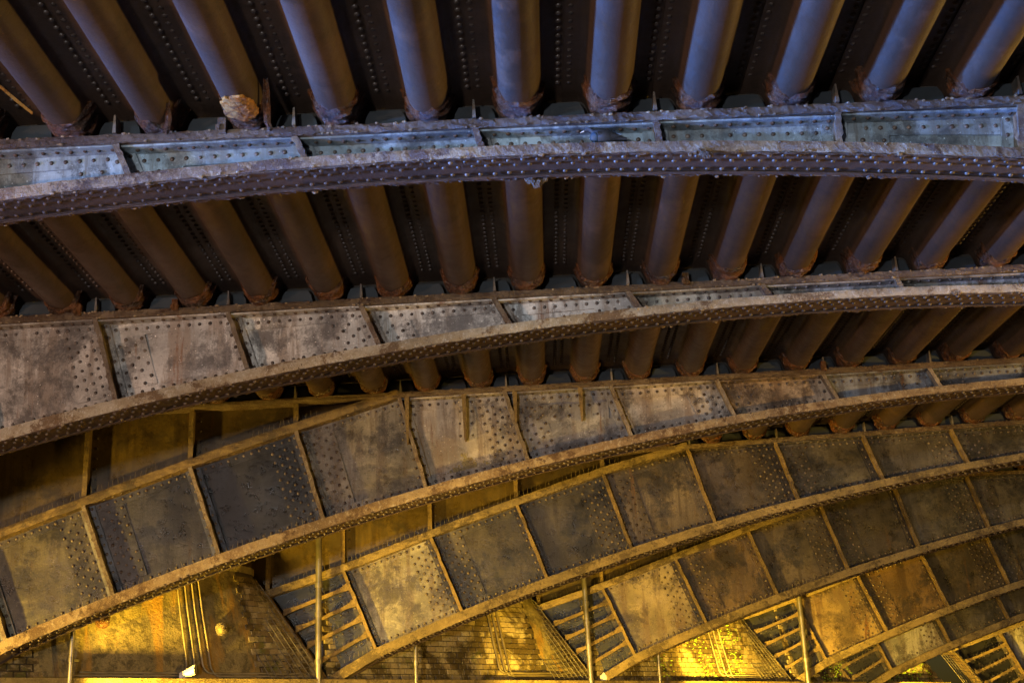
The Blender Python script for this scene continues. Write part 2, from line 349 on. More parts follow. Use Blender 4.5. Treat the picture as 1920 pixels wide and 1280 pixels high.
def make_rib(r, idx):
    T = thing('arch_rib', LAB[idx], 'bridge rib', (r['dx'], r['Y'], r['dz']), 'riveted steel arch ribs')
    m0, m1 = r['m']; d0, d1 = r['det']; sd = idx * 11.3
    gold = idx >= 3
    lipm = M['lip_pale'] if idx == 1 else M['lip'] if idx < 3 else M['lip_gold']
    stm = M['stiff'] if idx < 3 else M['gold']
    thick = lambda x: .075 + .0042 * max(0, -x - 1)
    # bottom flange
    xe = bot_at(m1)[0]; path = [(-13.60, 1.13)]
    x = -13.5
    while x < xe: path.append((x, arcz(x) - (.08 * max(0, (-13.0 - x) / .6)))); x += (.022 if idx < 2 else .04) if (d0 <= (x + 12.99) / 1.16 + .5) else .25
    mb = MB(); strip(mb, path, 0, WID, thick, seed=sd, ragged=.005); bf = mb.build('bottom_flange', lipm, T)
    # narrower laminated plate beneath, brown
    mb = MB(); pth = [(p[0], p[1] - thick(p[0]) + .004) for p in path]
    strip(mb, pth, .012, WID - .012, .014, seed=sd + 5, ragged=.010); mb.build('cover_plate', M['under'], T)
    mb = MB(); pth2 = [(p[0], p[1] - .014) for p in pth]; strip(mb, pth2, .27, .285, .02, seed=sd + 6, ragged=.004); mb.build('underside_strip', M['under'], T)
    # arch top flange, left part
    tp = [(-14.6, 2.17), TOPS[-1]] + [TOPS[k] for k in range(0, 4)] + [top_at(r, 4)]
    fine = []
    for k in range(len(tp) - 1):
        n = max(2, int((tp[k + 1][0] - tp[k][0]) / (.06 if d0 < 4 else .3)))
        for q in range(n):
            u = q / n; p0 = tp[max(k - 1, 0)]; p1 = tp[k]; p2 = tp[k + 1]; p3 = tp[min(k + 2, len(tp) - 1)]
            f = lambda i: .5 * ((2 * p1[i]) + (-p0[i] + p2[i]) * u + (2 * p0[i] - 5 * p1[i] + 4 * p2[i] - p3[i]) * u * u + (-p0[i] + 3 * p1[i] - 3 * p2[i] + p3[i]) * u ** 3)
            fine.append((f(0), f(1) + .04))
    fine.append((tp[-1][0], tp[-1][1] + .02))
    mb = MB(); strip(mb, fine, .0, WID, .095, seed=sd + 2); mb.build('arch_top_flange', lipm if idx != 2 else M['gold'], T)
    # deck bearing flange
    xa = -16.5 if idx < 6 else -14; xb = top_at(r, m1)[0]
    dk = lambda x: r['a'] * (x + r['dx']) + r['b'] - r['dz']
    pt = []; x = xa
    while x < xb: pt.append((x, dk(x))); x += (.025 if idx < 2 else .05) if x > topx(max(d0, 4)) - .3 else .3
    pt.append((xb, dk(xb)))
    mb = MB(); strip(mb, pt, 0, WID, .062, seed=sd + 3, ragged=.009); mb.build('top_flange', M['topfl'], T)
    wm = M['web'] if idx < 3 else M['web_dark']  # far ribs take the shaded copy of the web colour
    riv = []      # (pos, normal)
    def line(p, q, pitch, y, n=(0, -1, 0), off=.5):
        L = math.hypot(q[0] - p[0], q[1] - p[1]); k = int(L / pitch)
        for i in range(k):
            u = (i + off) / k; riv.append(((lerp(p[0], q[0], u), y, lerp(p[1], q[1], u)), n))
    for m in range(m0, m1):
        det = d0 <= m <= d1
        tl, tr = top_at(r, m), top_at(r, m + 1); bl, br = bot_at(m), bot_at(m + 1)
        if m >= 4: tl = (tl[0], tl[1] - .03); tr = (tr[0], tr[1] - .03)
        mb = MB(); quad_panel(mb, (bl, br, tr, tl), WEB, 14, 10, amp=.03)
        mm = wm
        if idx == 2 and m <= 2: mm = M['web_dark']
        if idx >= 3 and m == 0: mm = M['web']  # lit first panels of the far ribs keep the lighter colour
        if idx == 2 and m > 3: mm = M['web']
        tone = (*(TONE.get(idx, {}).get(m) or ((1, 1, 1) if m >= 0 else (.12, .14, .17))), idx * .137 + .1)  # rib-end pockets: their deep shade is put into the panel colour
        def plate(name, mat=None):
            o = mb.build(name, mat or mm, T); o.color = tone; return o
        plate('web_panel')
        mb = MB(); mb.poly([(bl[0], WEB + TH, bl[1]), (tl[0], WEB + TH, tl[1]), (tr[0], WEB + TH, tr[1]), (br[0], WEB + TH, br[1])]); mb.build('web_back', M['web_dark'], T)
        # direction vectors of panel
        if not det: continue
        def pt2(u, v): return (lerp(lerp(bl[0], br[0], u), lerp(tl[0], tr[0], u), v), lerp(lerp(bl[1], br[1], u), lerp(tl[1], tr[1], u), v))
        hL = math.hypot(tl[0] - bl[0], tl[1] - bl[1]); hR = math.hypot(tr[0] - br[0], tr[1] - br[1]); h = (hL + hR) / 2
        if m == -1: continue
        # angle irons along top and bottom (leg on the web, leg under the flange)
        va = .12 / h; drop = .062 if m >= 4 else .06
        vt = 1 - drop / h + .03 / h
        mb = MB(); mb.prism([pt2(0, vt - va), pt2(1, vt - va), pt2(1, vt), pt2(0, vt)], WEB - .014, WEB - .001)
        q0, q1 = pt2(0, vt), pt2(1, vt)
        mb.prism([(q0[0], q0[1] - .014), (q1[0], q1[1] - .014), q1, q0], WEB - .13, WEB - .0145)
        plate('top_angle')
        line(pt2(0.06, vt - va * .52), pt2(.94, vt - va * .52), .09, WEB - .014)
        q0, q1 = pt2(.03, vt), pt2(.97, vt); line((q0[0], q0[1] - .015), (q1[0], q1[1] - .015), .09, WEB - .08, (0, 0, -1), .9)
        vb = .105 / h if h > .42 else 0.
        if vb:
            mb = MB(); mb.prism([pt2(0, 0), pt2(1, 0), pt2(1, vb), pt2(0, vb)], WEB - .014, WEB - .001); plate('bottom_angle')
        if vb: line(pt2(.06, vb * .6), pt2(.94, vb * .6), .09, WEB - .014)
        # splice plates and their rivets
        for side, mm_ in ((0, m), (1, m + 1)):
            if mm_ % 2 == 0 or mm_ < 1: continue
            wdt = .36 / (br[0] - bl[0]); u0, u1 = (0, wdt) if side == 0 else (1 - wdt, 1)
            lo, hi = vb + .002, vt - va - .002
            if hi - lo > .08:
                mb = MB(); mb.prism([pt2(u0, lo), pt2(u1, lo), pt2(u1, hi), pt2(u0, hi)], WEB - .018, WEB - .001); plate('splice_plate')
                for c, off in ((.115, .2), (.185, .7), (.255, .2), (.325, .7)):
                    u = c / (br[0] - bl[0]); u = u if side == 0 else 1 - u
                    L = (hi - lo) * h; k = max(1, int(L / .098))
                    for i in range(k):
                        p = pt2(u, lerp(lo, hi, (i + off) / k)); riv.append(((p[0], WEB - .018, p[1]), (0, -1, 0)))
    # stiffeners
    for m in range(max(m0, 0), m1 + 1):
        t, b = top_at(r, m), bot_at(m); det = d0 <= m <= d1 + 1
        if m >= 4: t = (t[0], t[1] - .055)
        else: t = (t[0], t[1] - .04)
        b = (b[0], b[1] - .01)
        L = math.hypot(t[0] - b[0], t[1] - b[1]); dxn, dzn = (t[1] - b[1]) / L, -(t[0] - b[0]) / L    # right-hand normal
        def off(p, d): return (p[0] + dxn * d, p[1] + dzn * d)
        mb = MB(); n = 9; rows = []
        for q in range(n + 1):          # web leg + slightly bent front leg
            p = (lerp(b[0], t[0], q / n), lerp(b[1], t[1], q / n)); bend = .012 * nz(q * .8, m * 3 + idx)
            yb = -.0 + .006 * fr(q * 1.7, m + idx)
            if q == 0: yb = -.004
            P = lambda d, y: (*((p[0] + dxn * (d + bend)),), y, p[1] + dzn * (d + bend))
            wq = .021 * (1 + .3 * fr(q * 2.1, m * 2 + idx))
            rows.append([P(-wq, .012 + yb), P(wq, .012 + yb), P(wq, .032), P(.008, .034), P(.008, WEB - .012), P(-.008, WEB - .012), P(-.008, .034), P(-wq, .032)])
        mb.grid(rows, False, True); mb.poly(rows[-1]); mb.build('stiffener', stm, T)
        if det:
            for s in (-1, 1):
                if s == 1 and idx == 1 and False: continue
                mb = MB(); lo, hi = off(b, 0), off(t, 0)
                mb.prism([off(b, s * .009), off(b, s * .085), off(t, s * .085), off(t, s * .009)][::s], WEB - .030, WEB - .016)
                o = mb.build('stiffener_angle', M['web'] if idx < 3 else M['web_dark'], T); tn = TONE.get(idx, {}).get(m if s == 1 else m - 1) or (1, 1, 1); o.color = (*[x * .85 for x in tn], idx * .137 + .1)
                a, c = off(b, s * .048), off(t, s * .048); line(a, c, .105, WEB - .030)
        # gusset standing above the flange at the troughs
    if idx == 2:
        for m, (fs) in ((4, (.08, .62)), (5, (.1, .72))):
            if idx == 3 and m == 5: continue
            for f in fs:
                x0 = lerp(topx(m), topx(m + 1), f); zt = dk(x0) - .06; ln = .52 if m == 4 else .36
                if idx == 3: ln = .6
                mb = MB(); mb.prism([(x0 - .034, zt), (x0 - .018, zt - ln), (x0 - .008, zt - ln - .04), (x0 + .006, zt - ln), (x0 + .018, zt)], .01, .03)
                mb.prism([(x0 - .012, zt), (x0 - .012, zt - ln), (x0 + .004, zt - ln), (x0 + .004, zt)], .031, WEB - .015)
                mb.build('hanging_gusset', M['gold'], T)
                for s in (-.07, .07):
                    if m == 4: line((x0 + s, zt - .1), (x0 + s, zt - ln), .12, WEB)
        if idx == 2:      # doubler plates at the head of the stained panel
            mb = MB(); xl, xr = topx(5) + .05, topx(6) - .03; zt = dk(xl)
            mb.prism([(xl, zt - .42), (xr, zt - .40), (xr, zt - .2), (xl, zt - .2)], WEB - .022, WEB - .0145); o = mb.build('doubler_plate', M['web'], T); o.color = (1.1, 1.1, 1.15, .374)
            line((xl + .08, zt - .24), (xr - .05, zt - .23), .11, WEB - .022); line((xl + .1, zt - .35), (xr - .05, zt - .34), .16, WEB - .022)
    # underside rivets
    xs = bot_at(max(d0, 0))[0]; x = xs
    while x < bot_at(min(d1, m1))[0]:
        z = arcz(x) - thick(x) - .012; sl = (x - XC) / RAD
        for y, o in ((.045, 0), (.115, .5), (.235, 0), (.32, .5)):
            riv.append(((x + o * .095, y, z - sl * o * .095), (sl, 0, 1)[0:3] if False else (-sl * 0, 0, -1)))
        x += .095
    # rivets: real objects on the two nearest ribs, joined elsewhere
    global rv_mesh, rv_mesh2
    def vis(p):
        X, Y, Z = p[0] + r['dx'], p[1] + r['Y'], p[2] + r['dz']; v = Vector((X, Y, Z)); w_ = v.dot(FW)
        if w_ < 1: return -1
        u_, v_ = 960 + 2400 * v.dot(RT) / w_, 640 - 2400 * v.dot(UP) / w_
        return 1 if -20 < u_ < 1940 and -20 < v_ < 1300 else -1
    riv = [q for q in riv if vis(q[0]) > 0 and random.random() > .012]
    single = []
    if idx < 3:
        front = [q for q in riv if q[1][1] < -.5]; rest = [q for q in riv if q[1][1] >= -.5]
        single = (front + rest)[:300]; rest = (front + rest)[300:]
    else: rest = riv
    if single:
        if rv_mesh is None:
            mb = MB(); mb.dome((0, 0, 0), (0, 0, 1), RV, RV * .8); rv_mesh = mb.mesh('rivet', M['rivet']); rv_mesh2 = mb.mesh('underside_rivet', M['under'])
        for p, n in single:
            s = random.uniform(.9, 1.12) * RSZ[idx]
            mw = Matrix.Translation(p) @ Vector((0, 0, 1)).rotation_difference(Vector(n)).to_matrix().to_4x4() @ Matrix.Diagonal((s, s, s * random.uniform(.7, 1.1), 1))
            inst('rivet', rv_mesh if n[1] < -.5 else rv_mesh2, T, mw)
    if rest:
        mb = MB()
        for p, n in rest:
            p = (p[0] + random.uniform(-.003, .003), p[1], p[2] + random.uniform(-.003, .003)); mb.dome(p, n, RV * RSZ[idx] * random.uniform(.9, 1.12), RV * RSZ[idx] * .85, 7 if idx < 4 else 6)
        mb.build('rivets', M['rivet'], T, kind='stuff')
    # loose rust scale on the flange edges
    mb = MB(); 
    for k in range(260 if idx < 3 else 120):
        x = random.uniform(bot_at(max(d0, 0))[0], bot_at(m1)[0]); c = fr(x * 2.2, idx * 5)
        if c < -.05: continue
        y = random.choice((.002, .004, WID, WID - .01)); z = arcz(x) - thick(x) + random.uniform(-.014, .01)
        if y < .1 and random.random() < .4: z = arcz(x) - random.uniform(0, .02)
        mb.blob((x, y, z), random.uniform(.006, .02), k, 6, .6, .7)
    for k in range(200 if idx < 3 else 40):
        x = random.uniform(topx(max(d0, 4)), xb); mb.blob((x, .0, dk(x) - random.choice((.0, .01, .06))), random.uniform(.006, .017), k, 6, .6, .6)
    mb.build('rust_scale', M['lip'] if idx < 2 else M['topfl'], T, kind='stuff')
    # spandrel plates above the falling arch
    if idx < 6:
        nodes_ = [(-15.9, 1.9)] + [TOPS[k] for k in range(-1, 4)] + [top_at(r, 4)]
        for k in range(len(nodes_) - 1):
            a, b_ = nodes_[k], nodes_[k + 1]
            mb = MB(); quad_panel(mb, ((a[0], a[1] + .04), (b_[0], b_[1] + .04), (b_[0], dk(b_[0]) - .03), (a[0], dk(a[0]) - .03)), WEB + .002, 6, 4); mb.build('spandrel_plate', M['web_brown'], T)
            if k > 0 or idx in (3, 4):
                mb = MB(); x0 = a[0]
                mb.box(x0 - .028, x0 + .028, .035, .05, a[1] + .035, dk(x0) - .055); mb.box(x0 - .008, x0 + .008, .051, WEB, a[1] + .035, dk(x0) - .055); mb.build('spandrel_stiffener', M['gold'], T)
                mb = MB(); z = a[1] + .15
                while z < dk(x0) - .15:
                    mb.dome((x0 + .07, WEB, z), (0, -1, 0), RV, RV * .8, 6); z += .12
                if mb.v: mb.build('spandrel_rivets', M['rivet_dark'], T, kind='stuff')
    # ladder end: end plate, shelves
    if idx in (2, 3, 4, 5, 6, 7):
        a, b_ = TOPS[-1], (-13.60, 1.13)
        mb = MB(); mb.prism([(b_[0] - .05, b_[1] - .05), (b_[0] + .0, b_[1] - .03), (a[0] + .03, a[1] - .04), (a[0] - .05, a[1] - .02)], -.01, WID); mb.build('end_plate', M['gold'], T)
        c, d = TOPS[0], bot_at(0)
        for f in (.24, .44, .63, .82):
            p = (lerp(a[0], b_[0], f) + .02, lerp(a[1], b_[1], f)); q = (lerp(c[0], d[0], f) - .01, lerp(c[1], d[1], f) + .0)
            rows = []; n = 14; mb = MB()
            for i in range(n + 1):
                x, z = lerp(p[0], q[0], i / n), lerp(p[1], q[1], i / n); e = .006 * fr(x * 8, f * 9 + idx); g = .05 * max(0, i / n * 6 - 5) + .03 * max(0, 1 - i / n * 6)
                rows.append([(x, .015 + e, z + .026 + g), (x, .013 + e, z - .026 - g * .4), (x, .03, z - .026 - g * .4), (x, .035, z - .002), (x, WEB, z - .002), (x, WEB, z + .012), (x, .035, z + .014)])
            mb.grid(rows, False, True); mb.build('ladder_shelf', M['gold'], T)
            mb = MB(); mb.prism([(p[0], p[1] - .09), (q[0], q[1] - .09), (q[0], q[1] - .004), (p[0], p[1] - .004)], WEB - .012, WEB - .001); o = mb.build('shelf_angle', M['web_dark'], T); o.color = (.2, .2, .2, .4)  # pocket shade carried into the shelf angle colour too
            mb = MB()
            for i in range(9):
                u = (i + .5) / 9; mb.dome((lerp(p[0], q[0], u), WEB - .012, lerp(p[1], q[1], u) - .05), (0, -1, 0), RV, RV * .8, 6)
            mb.build('shelf_rivets', M['rivet_dark'], T, kind='stuff')
            mb = MB()
            for i in range(12):
                u = (i + random.random() * .8) / 12; x, z = lerp(p[0], q[0], u), lerp(p[1], q[1], u)
                mb.tube([(x, .03, z + .01), (x + random.uniform(-.02, .02), .02, z + .07)], [.0025, .001], 3, False)
            mb.build('bird_spikes', M['spike'], T, kind='stuff')
    # bird spikes on the flanges
    if idx in (2, 3, 4, 5):
        mb = MB(); x = -13.4 if idx > 2 else -12.9
        while x < (-9.0 if idx == 2 else -9.5):
            if nz(x * .9, idx * 3.3) > (-.25 if idx != 2 else -.15):
                z = arcz(x); mb.tube([(x, .03, z), (x + random.uniform(-.02, .02), .02 + random.uniform(-.02, .02), z + random.uniform(.04, .08))], [.002, .001], 3, False)
            x += .06
        x = -14.2
        while x < -9.6:
            k = 0
            z = None
            for (p, q) in zip(fine[:-1], fine[1:]):
                if p[0] <= x <= q[0]: z = lerp(p[1], q[1], (x - p[0]) / (q[0] - p[0])); break
            if z and nz(x * .8, idx * 7.3) > -.3: mb.tube([(x, .05, z), (x + random.uniform(-.02, .02), .04, z + random.uniform(.06, .10))], [.0025, .001], 3, False)
            x += .06
        mb.build('bird_spikes', M['spike'], T, kind='stuff')
    return T
ribs = [make_rib(r, i) for i, r in enumerate(RIBS)]

# ------------------------------------------------------------------ deck troughs
prof = [(-0.3, 0.196), (-0.21, 0.196), (-0.174, 0.19), (-0.156, 0.174), (-0.144, 0.146), (-0.133, 0.112), (-0.12, 0.078), (-0.103, 0.048), (-0.083, 0.026), (-0.058, 0.011), (-0.03, 0.003), (0, 0), (0.03, 0.003), (0.058, 0.011), (0.083, 0.026), (0.103, 0.048), (0.12, 0.078), (0.133, 0.112), (0.144, 0.146), (0.156, 0.174), (0.174, 0.19), (0.21, 0.196), (0.3, 0.196)]
DLAB = ['brown trough decking nearest the camera, its flanks lit blue, above the nearest arch rib',
 'brown trough decking between the nearest and the second arch rib', 'brown trough decking between the second and the third arch rib',
 'brown trough decking between the third and the fourth arch rib', 'brown trough decking between the fourth and the fifth arch rib', 'brown trough decking between the fifth and the sixth arch rib']
def zdeck(j, X):
    j = max(j, 0); r = RIBS[min(j, 5)]; return r['a'] * X + r['b']
Yb = [3.9] + [r['Y'] for r in RIBS[:6]]
Kx = -2.694
for b in range(6):
    ya, yb = Yb[b] + (.2 if b else 0), Yb[b + 1] + .2
    zz = .004
    T = thing('trough_deck', DLAB[b], 'bridge deck', (0, ya, 4.0), 'bays of trough decking')
    vr = {0: (-6, 6), 1: (-8, 8), 2: (-9, 9), 3: (-8, 10), 4: (-6, 12), 5: (-4, 13)}[b]
    n0 = int((vr[0] - Kx) / .6); n1 = int((vr[1] - Kx) / .6)
    rivs = MB()
    for n in range(n0, n1):
        xc = Kx + .3 + n * .6
        mb = MB(); rows = []; ny = 16
        for i in range(ny + 1):
            y = lerp(0, yb - ya, i / ny); row = []
            f = i / ny; zl = lerp(zdeck(b - 1, xc), zdeck(b, xc), f) if b else zdeck(0, xc)
            for k, (px, pz) in enumerate(prof):
                wob = .004 * nz(px * 6 + n, y * 1.5, b)
                row.append((xc + px * (1.0 if abs(px) > .25 else 1 + .03 * nz(n * 3, y)), y, zl - 4.0 + pz + zz + wob + (.004 if px > .25 else 0)))
            rows.append(row)
        mb.grid(rows, True); mb.build('trough', M['trough'], T)
        if b < 4:
            yy = max(0, (5.9 - ya) if b == 0 else 0) + .05
            while yy < yb - ya - .22:
                zl = lerp(zdeck(b - 1, xc), zdeck(b, xc), yy / (yb - ya)) if b else zdeck(0, xc)
                for s in (-.037, .037): rivs.dome((xc + .3 + s, yy, zl - 4 + .196 + zz), (0, 0, -1), .020, .014, 6)
                yy += .083
        # corroded trough end over the flange
        zE = zdeck(b, xc) - 4 + zz; rows = []; L = random.uniform(.10, .22); ye = yb - ya - .2
        if b < 5:
            for i in range(13):
                y = ye - L + (L + .06) * i / 12; row = []
                for k, (px, pz) in enumerate(prof[3:-3]):
                    e = .014 + .032 * fr(px * 16 + n * 3, y * 18, b) ; d = Vector((px, pz - .10)).normalized()
                    e = max(e, .002) if i > 0 else -.004
                    yj = y + (.07 * fr(px * 11 + n * 5, b * 3.3) * (1 - i / 6) if i < 6 else 0)
                    row.append((xc + px + d.x * e, yj, zE + pz + d.y * e * .8))
                rows.append(row)
            mb = MB(); mb.grid(rows, False); mb.build('rusted_end', M['rust'], T)
            # closure plate in the valley over the flange
            mb = MB(); cx = xc + .3; yq = ye + .10
            if n % 1 == 0:
                pts = [(cx - .15, zE + .002), (cx + .15, zE + .002), (cx + .13, zE + .09), (cx + .1, zE + .135), (cx - .105, zE + .135), (cx - .13, zE + .09)]
                mb.prism(pts, yq, yq + .012); mb.build('closure_plate', M['diaph'], T)
                mb = MB(); mb.box(cx - .3 , cx + .3, yq + .09, yq + .1, zE + .0, zE + .192); mb.build('closure_backing', M['slab'], T)
            if (n + 1) % 2 == 0:
                mb = MB(); mb.prism([(cx - .012, zE), (cx + .012, zE), (cx + .006, zE + .13), (cx - .006, zE + .13)], ye - .01, yq - .002); mb.build('flange_gusset', M['angle'], T)
    if rivs.v: rivs.build('rivets', M['rivet_dark'], T, kind='stuff')
    if b == 0: DECK0 = T
    if b == 1: DECK1 = T
# unseen road slab over the troughs, put in to keep sky light out
mb = MB(); mb.box(-30, 30, 3.9, 30, 4.42, 4.9); o = mb.build('cover_slab', M['slab']); o['kind'] = 'structure'

# ------------------------------------------------------------------ ground
mb = MB(); mb.poly([(-300, -300, -1.6), (300, -300, -1.6), (300, 300, -1.6), (-300, 300, -1.6)]); o = mb.build('road', M['asphalt']); o['kind'] = 'structure'

# ------------------------------------------------------------------ abutment wall
ZL = 1.10
def E(j): return Vector((-13.60 + OFF * j, Y0 + SP * j))
def W(j, t, h, n=0.):
    b = E(j).lerp(E(j + 1), t); s = max(0, (t - .5) / .5) ** 2.5
    lx, ly = lerp(-.13, -.73, s), lerp(.10, .0, s)
    return Vector((b.x + lx * h, b.y + ly * h, ZL + h)) + Vector((.662, -.749, 0)) * (n - .03)
HW = 1.38
def project(v):
    w_ = v.dot(FW); return 960 + 2400 * v.dot(RT) / w_, 640 - 2400 * v.dot(UP) / w_
WL = {1: 'stained abutment wall left of the white paper cup, mostly outside the photo', 2: 'ochre rendered abutment wall with cable bundle and rust stripes, behind the left drain pipe',
      3: 'glazed brick abutment wall with three dark conduits, between the left and middle drain pipes', 4: 'brightest brick abutment wall, mossy, between the middle and right drain pipes',
      5: 'sunny yellow mossy brick abutment wall at the bottom right', 6: 'brick abutment wall beyond the farthest rib'}
bm = MB(); bm.box(-.5, .5, -.5, .5, -.5, .5)
# bevelled front
bmv = MB()
a = .46; pts0 = [(-.5, .5, -.5), (.5, .5, -.5), (.5, .5, .5), (-.5, .5, .5)]; pts1 = [(-.5, -.3, -.5), (.5, -.3, -.5), (.5, -.3, .5), (-.5, -.3, .5)]; pts2 = [(-a, -.5, -a), (a, -.5, -a), (a, -.5, a), (-a, -.5, a)]
bmv.grid([pts0, pts1, pts2], False, True); bmv.poly(pts2)
brick_me = bmv.mesh('brick', M['brick'])
for j in (1, 2, 3, 4, 5):
    base = E(j); T = thing('abutment_wall', WL[j], 'wall', (base.x, base.y, ZL), 'abutment walls between the rib ends')
    org = Vector((base.x, base.y, ZL))
    rend = j == 2
    mb = MB(); rows = []
    tmax = 1.0
    for i in range(15):
        h = HW * i / 14; rows.append([W(j, tmax * k / 40, h, -.012) - org for k in range(41)])
    mb.grid(rows, True); mb.build('mortar_bed', M['mortar'], T)
    if j <= 2:
        mb = MB(); rows = []
        for i in range(15):
            h = HW * i / 14; rows.append([W(j, lerp(.2, .80, k / 40), h, .004) - org for k in range(41)])
        mb.grid(rows, True); mb.build('render_coat', M['render'], T)
    if j == 3:
        mb = MB(); rows = []
        for i in range(20):
            h = HW * i / 19; rows.append([W(j, lerp(.80 + .02 * fr(h * 3, 1), .93 + .02 * fr(h * 3, 5), k / 10), h, .012 + .006 * fr(h * 5, k * .5)) - org for k in range(11)])
        mb.grid(rows, True); mb.build('render_patch', M['render'], T)
    # top coping and back wall up to the deck
    mb = MB(); c0, c1 = W(j, 0, HW, .05) - org, W(j, 1, HW, .05) - org; bk = Vector((-.662, .749, 0)) * 1.4
    tops_ = [W(j, k / 12, HW, .03) - org for k in range(13)]
    mb.grid([tops_, [p + Vector((0, 0, .09)) for p in tops_], [p + Vector((0, 0, .09)) + bk for p in tops_]]); mb.build('coping', M['render'], T)
    mb = MB(); p0, p1 = c0 + bk * .8, c1 + bk * .8; mb.poly([p0, p1, p1 + Vector((0, 0, 2.5)), p0 + Vector((0, 0, 2.5))]); mb.build('back_wall', M['render'], T)
    cand = []
    nrow = int(HW / .078)
    for rr in range(nrow):
        h = (rr + .5) * .078; nb = 33
        for k in range(nb):
            t = (k + .5 + (.5 if rr % 2 else 0)) / nb
            if t > .985: continue
            if j <= 2 and .2 < t < .80: continue
            if j == 3 and .80 < t < .93: continue
            P_ = W(j, t, h)
            u_, v_ = project(P_)
            on = (-10 < u_ < 1930 and v_ < 1290)
            cand.append((0 if on else 1, -P_.dot(FW) * 0 + (abs(v_ - 1200)), t, h, nb))
    cand.sort()
    joined = MB()
    for q, (off_, _, t, h, nb) in enumerate(cand):
        c = W(j, t, h, random.uniform(-.003, .006)); du = (W(j, t + .01, h) - W(j, t - .01, h)).normalized(); dv = (W(j, t, h + .02) - W(j, t, h - .02)); vl = dv.length / .04; dv.normalize()
        nn = du.cross(dv).normalized()
        L = (E(j + 1) - E(j)).length / nb - .008; Hh = .068 * vl
        mw = Matrix((( du.x * L, -nn.x * .03, dv.x * Hh, 0), (du.y * L, -nn.y * .03, dv.y * Hh, 0), (du.z * L, -nn.z * .03, dv.z * Hh, 0), (0, 0, 0, 1)))
        mw = Matrix.Translation(c - org) @ mw
        if q < 300 and off_ == 0: 
            o = bpy.data.objects.new('brick', brick_me); COL.objects.link(o); o.parent = T; o.matrix_local = mw
        else:
            i = len(joined.v); joined.v += [tuple(mw @ v.co) for v in brick_me.vertices]
            for p in brick_me.polygons: joined.f.append(tuple(i + x_ for x_ in p.vertices)); joined.sm.append(False)
    if joined.v: joined.build('bricks', M['brick'], T, kind='stuff')
    # ledge
    mb = MB(); d = (W(j, 1, 0) - W(j, 0, 0)); nrm = Vector((.662, -.749, 0))
    p = [W(j, 0, 0) - org, W(j, 1, 0) - org]
    q0 = [x_ + nrm * .16 + Vector((0, 0, .0)) for x_ in p]; 
    rows = [[p[0].lerp(p[1], k / 30) for k in range(31)], [q0[0].lerp(q0[1], k / 30) + Vector((0, 0, .006 * nz(k, j))) for k in range(31)], [q0[0].lerp(q0[1], k / 30) + Vector((0, 0, -.09)) for k in range(31)], [p[0].lerp(p[1], k / 30) + Vector((0, 0, -.09)) + nrm * .05 for k in range(31)], [p[0].lerp(p[1], k / 30) + Vector((0, 0, -2.7)) + nrm * .05 for k in range(31)]]
    mb.grid(rows); mb.build('ledge', M['lip_gold'], T)
    if j >= 4:
        mb = MB()
        for k in range(1500 if j == 4 else 2200):
            t = random.uniform(.2, .92) if j == 4 else random.uniform(.1, .95); h = random.uniform(0, HW)
            dens = math.exp(-((t - .52 - .03 * math.sin(h * 6)) / .05) ** 2) + math.exp(-((t - .70) / .055) ** 2) + math.exp(-((t - .33) / .03) ** 2) * .7 if j == 4 else .5 + nz(t * 9, h * 3)
            if random.random() > dens: continue
            c = W(j, t, h, .02) - org; mb.blob(c, random.uniform(.008, .022), k, 5, .5, .7)
        mb.build('moss', M['leafy'], T, kind='stuff')

# ------------------------------------------------------------------ cables on the walls
def on_wall(j, pts, n=.03): return [W(j, t, h, n) for t, h in pts]
def bundle(j, t0, n, dt, side, r, mat, label, tl=None, top=HW):
    for k in range(n):
        t = t0 + k * dt
        pts = [(t - .012, top), (t - .008, top * .6), (t, .25)]
        sgn = -1 if k < n / 2 else 1
        if side == 0: sgn = sgn
        else: sgn = side
        rad = .10 + .02 * (n - k if sgn > 0 else k); hb = .04 + .035 * (k if sgn < 0 else n - 1 - k)
        for a in range(1, 7):
            an = a / 6 * math.pi / 2; pts.append((t + sgn * (1 - math.cos(an)) * .022, hb + (.25 - hb) * (1 - math.sin(an)) * .8))
        end = t + sgn * (tl or .25)
        for a in range(1, 7): pts.append((lerp(t + sgn * .022, end, a / 6), hb + .004 * math.sin(a * 2 + k)))
        mb = MB(); P = on_wall(j, pts, .035); base = P[0].copy(); mb.tube([p - base for p in P], r, 6)
        o = mb.build('cable', mat, None, base); o['label'] = label[k]; o['category'] = 'cable'; o['group'] = 'cables running down the abutment walls'
ordn = ['leftmost', 'second', 'third', 'rightmost']
bundle(2, .585, 4, .022, 0, .012, M['cable_light'], [f'{w_} cable of the four in the bundle on the ochre rendered wall' for w_ in ordn], .3)
bundle(3, .605, 3, .02, 1, .020, M['cable'], [f'{w_} dark conduit of the three down the glazed brick wall' for w_ in ('leftmost', 'middle', 'rightmost')], .28)
bundle(4, .60, 3, .03, 1, .010, M['cable_light'], [f'{w_} pale conduit of the three on the brightest mossy brick wall' for w_ in ('leftmost', 'middle', 'rightmost')], .2)
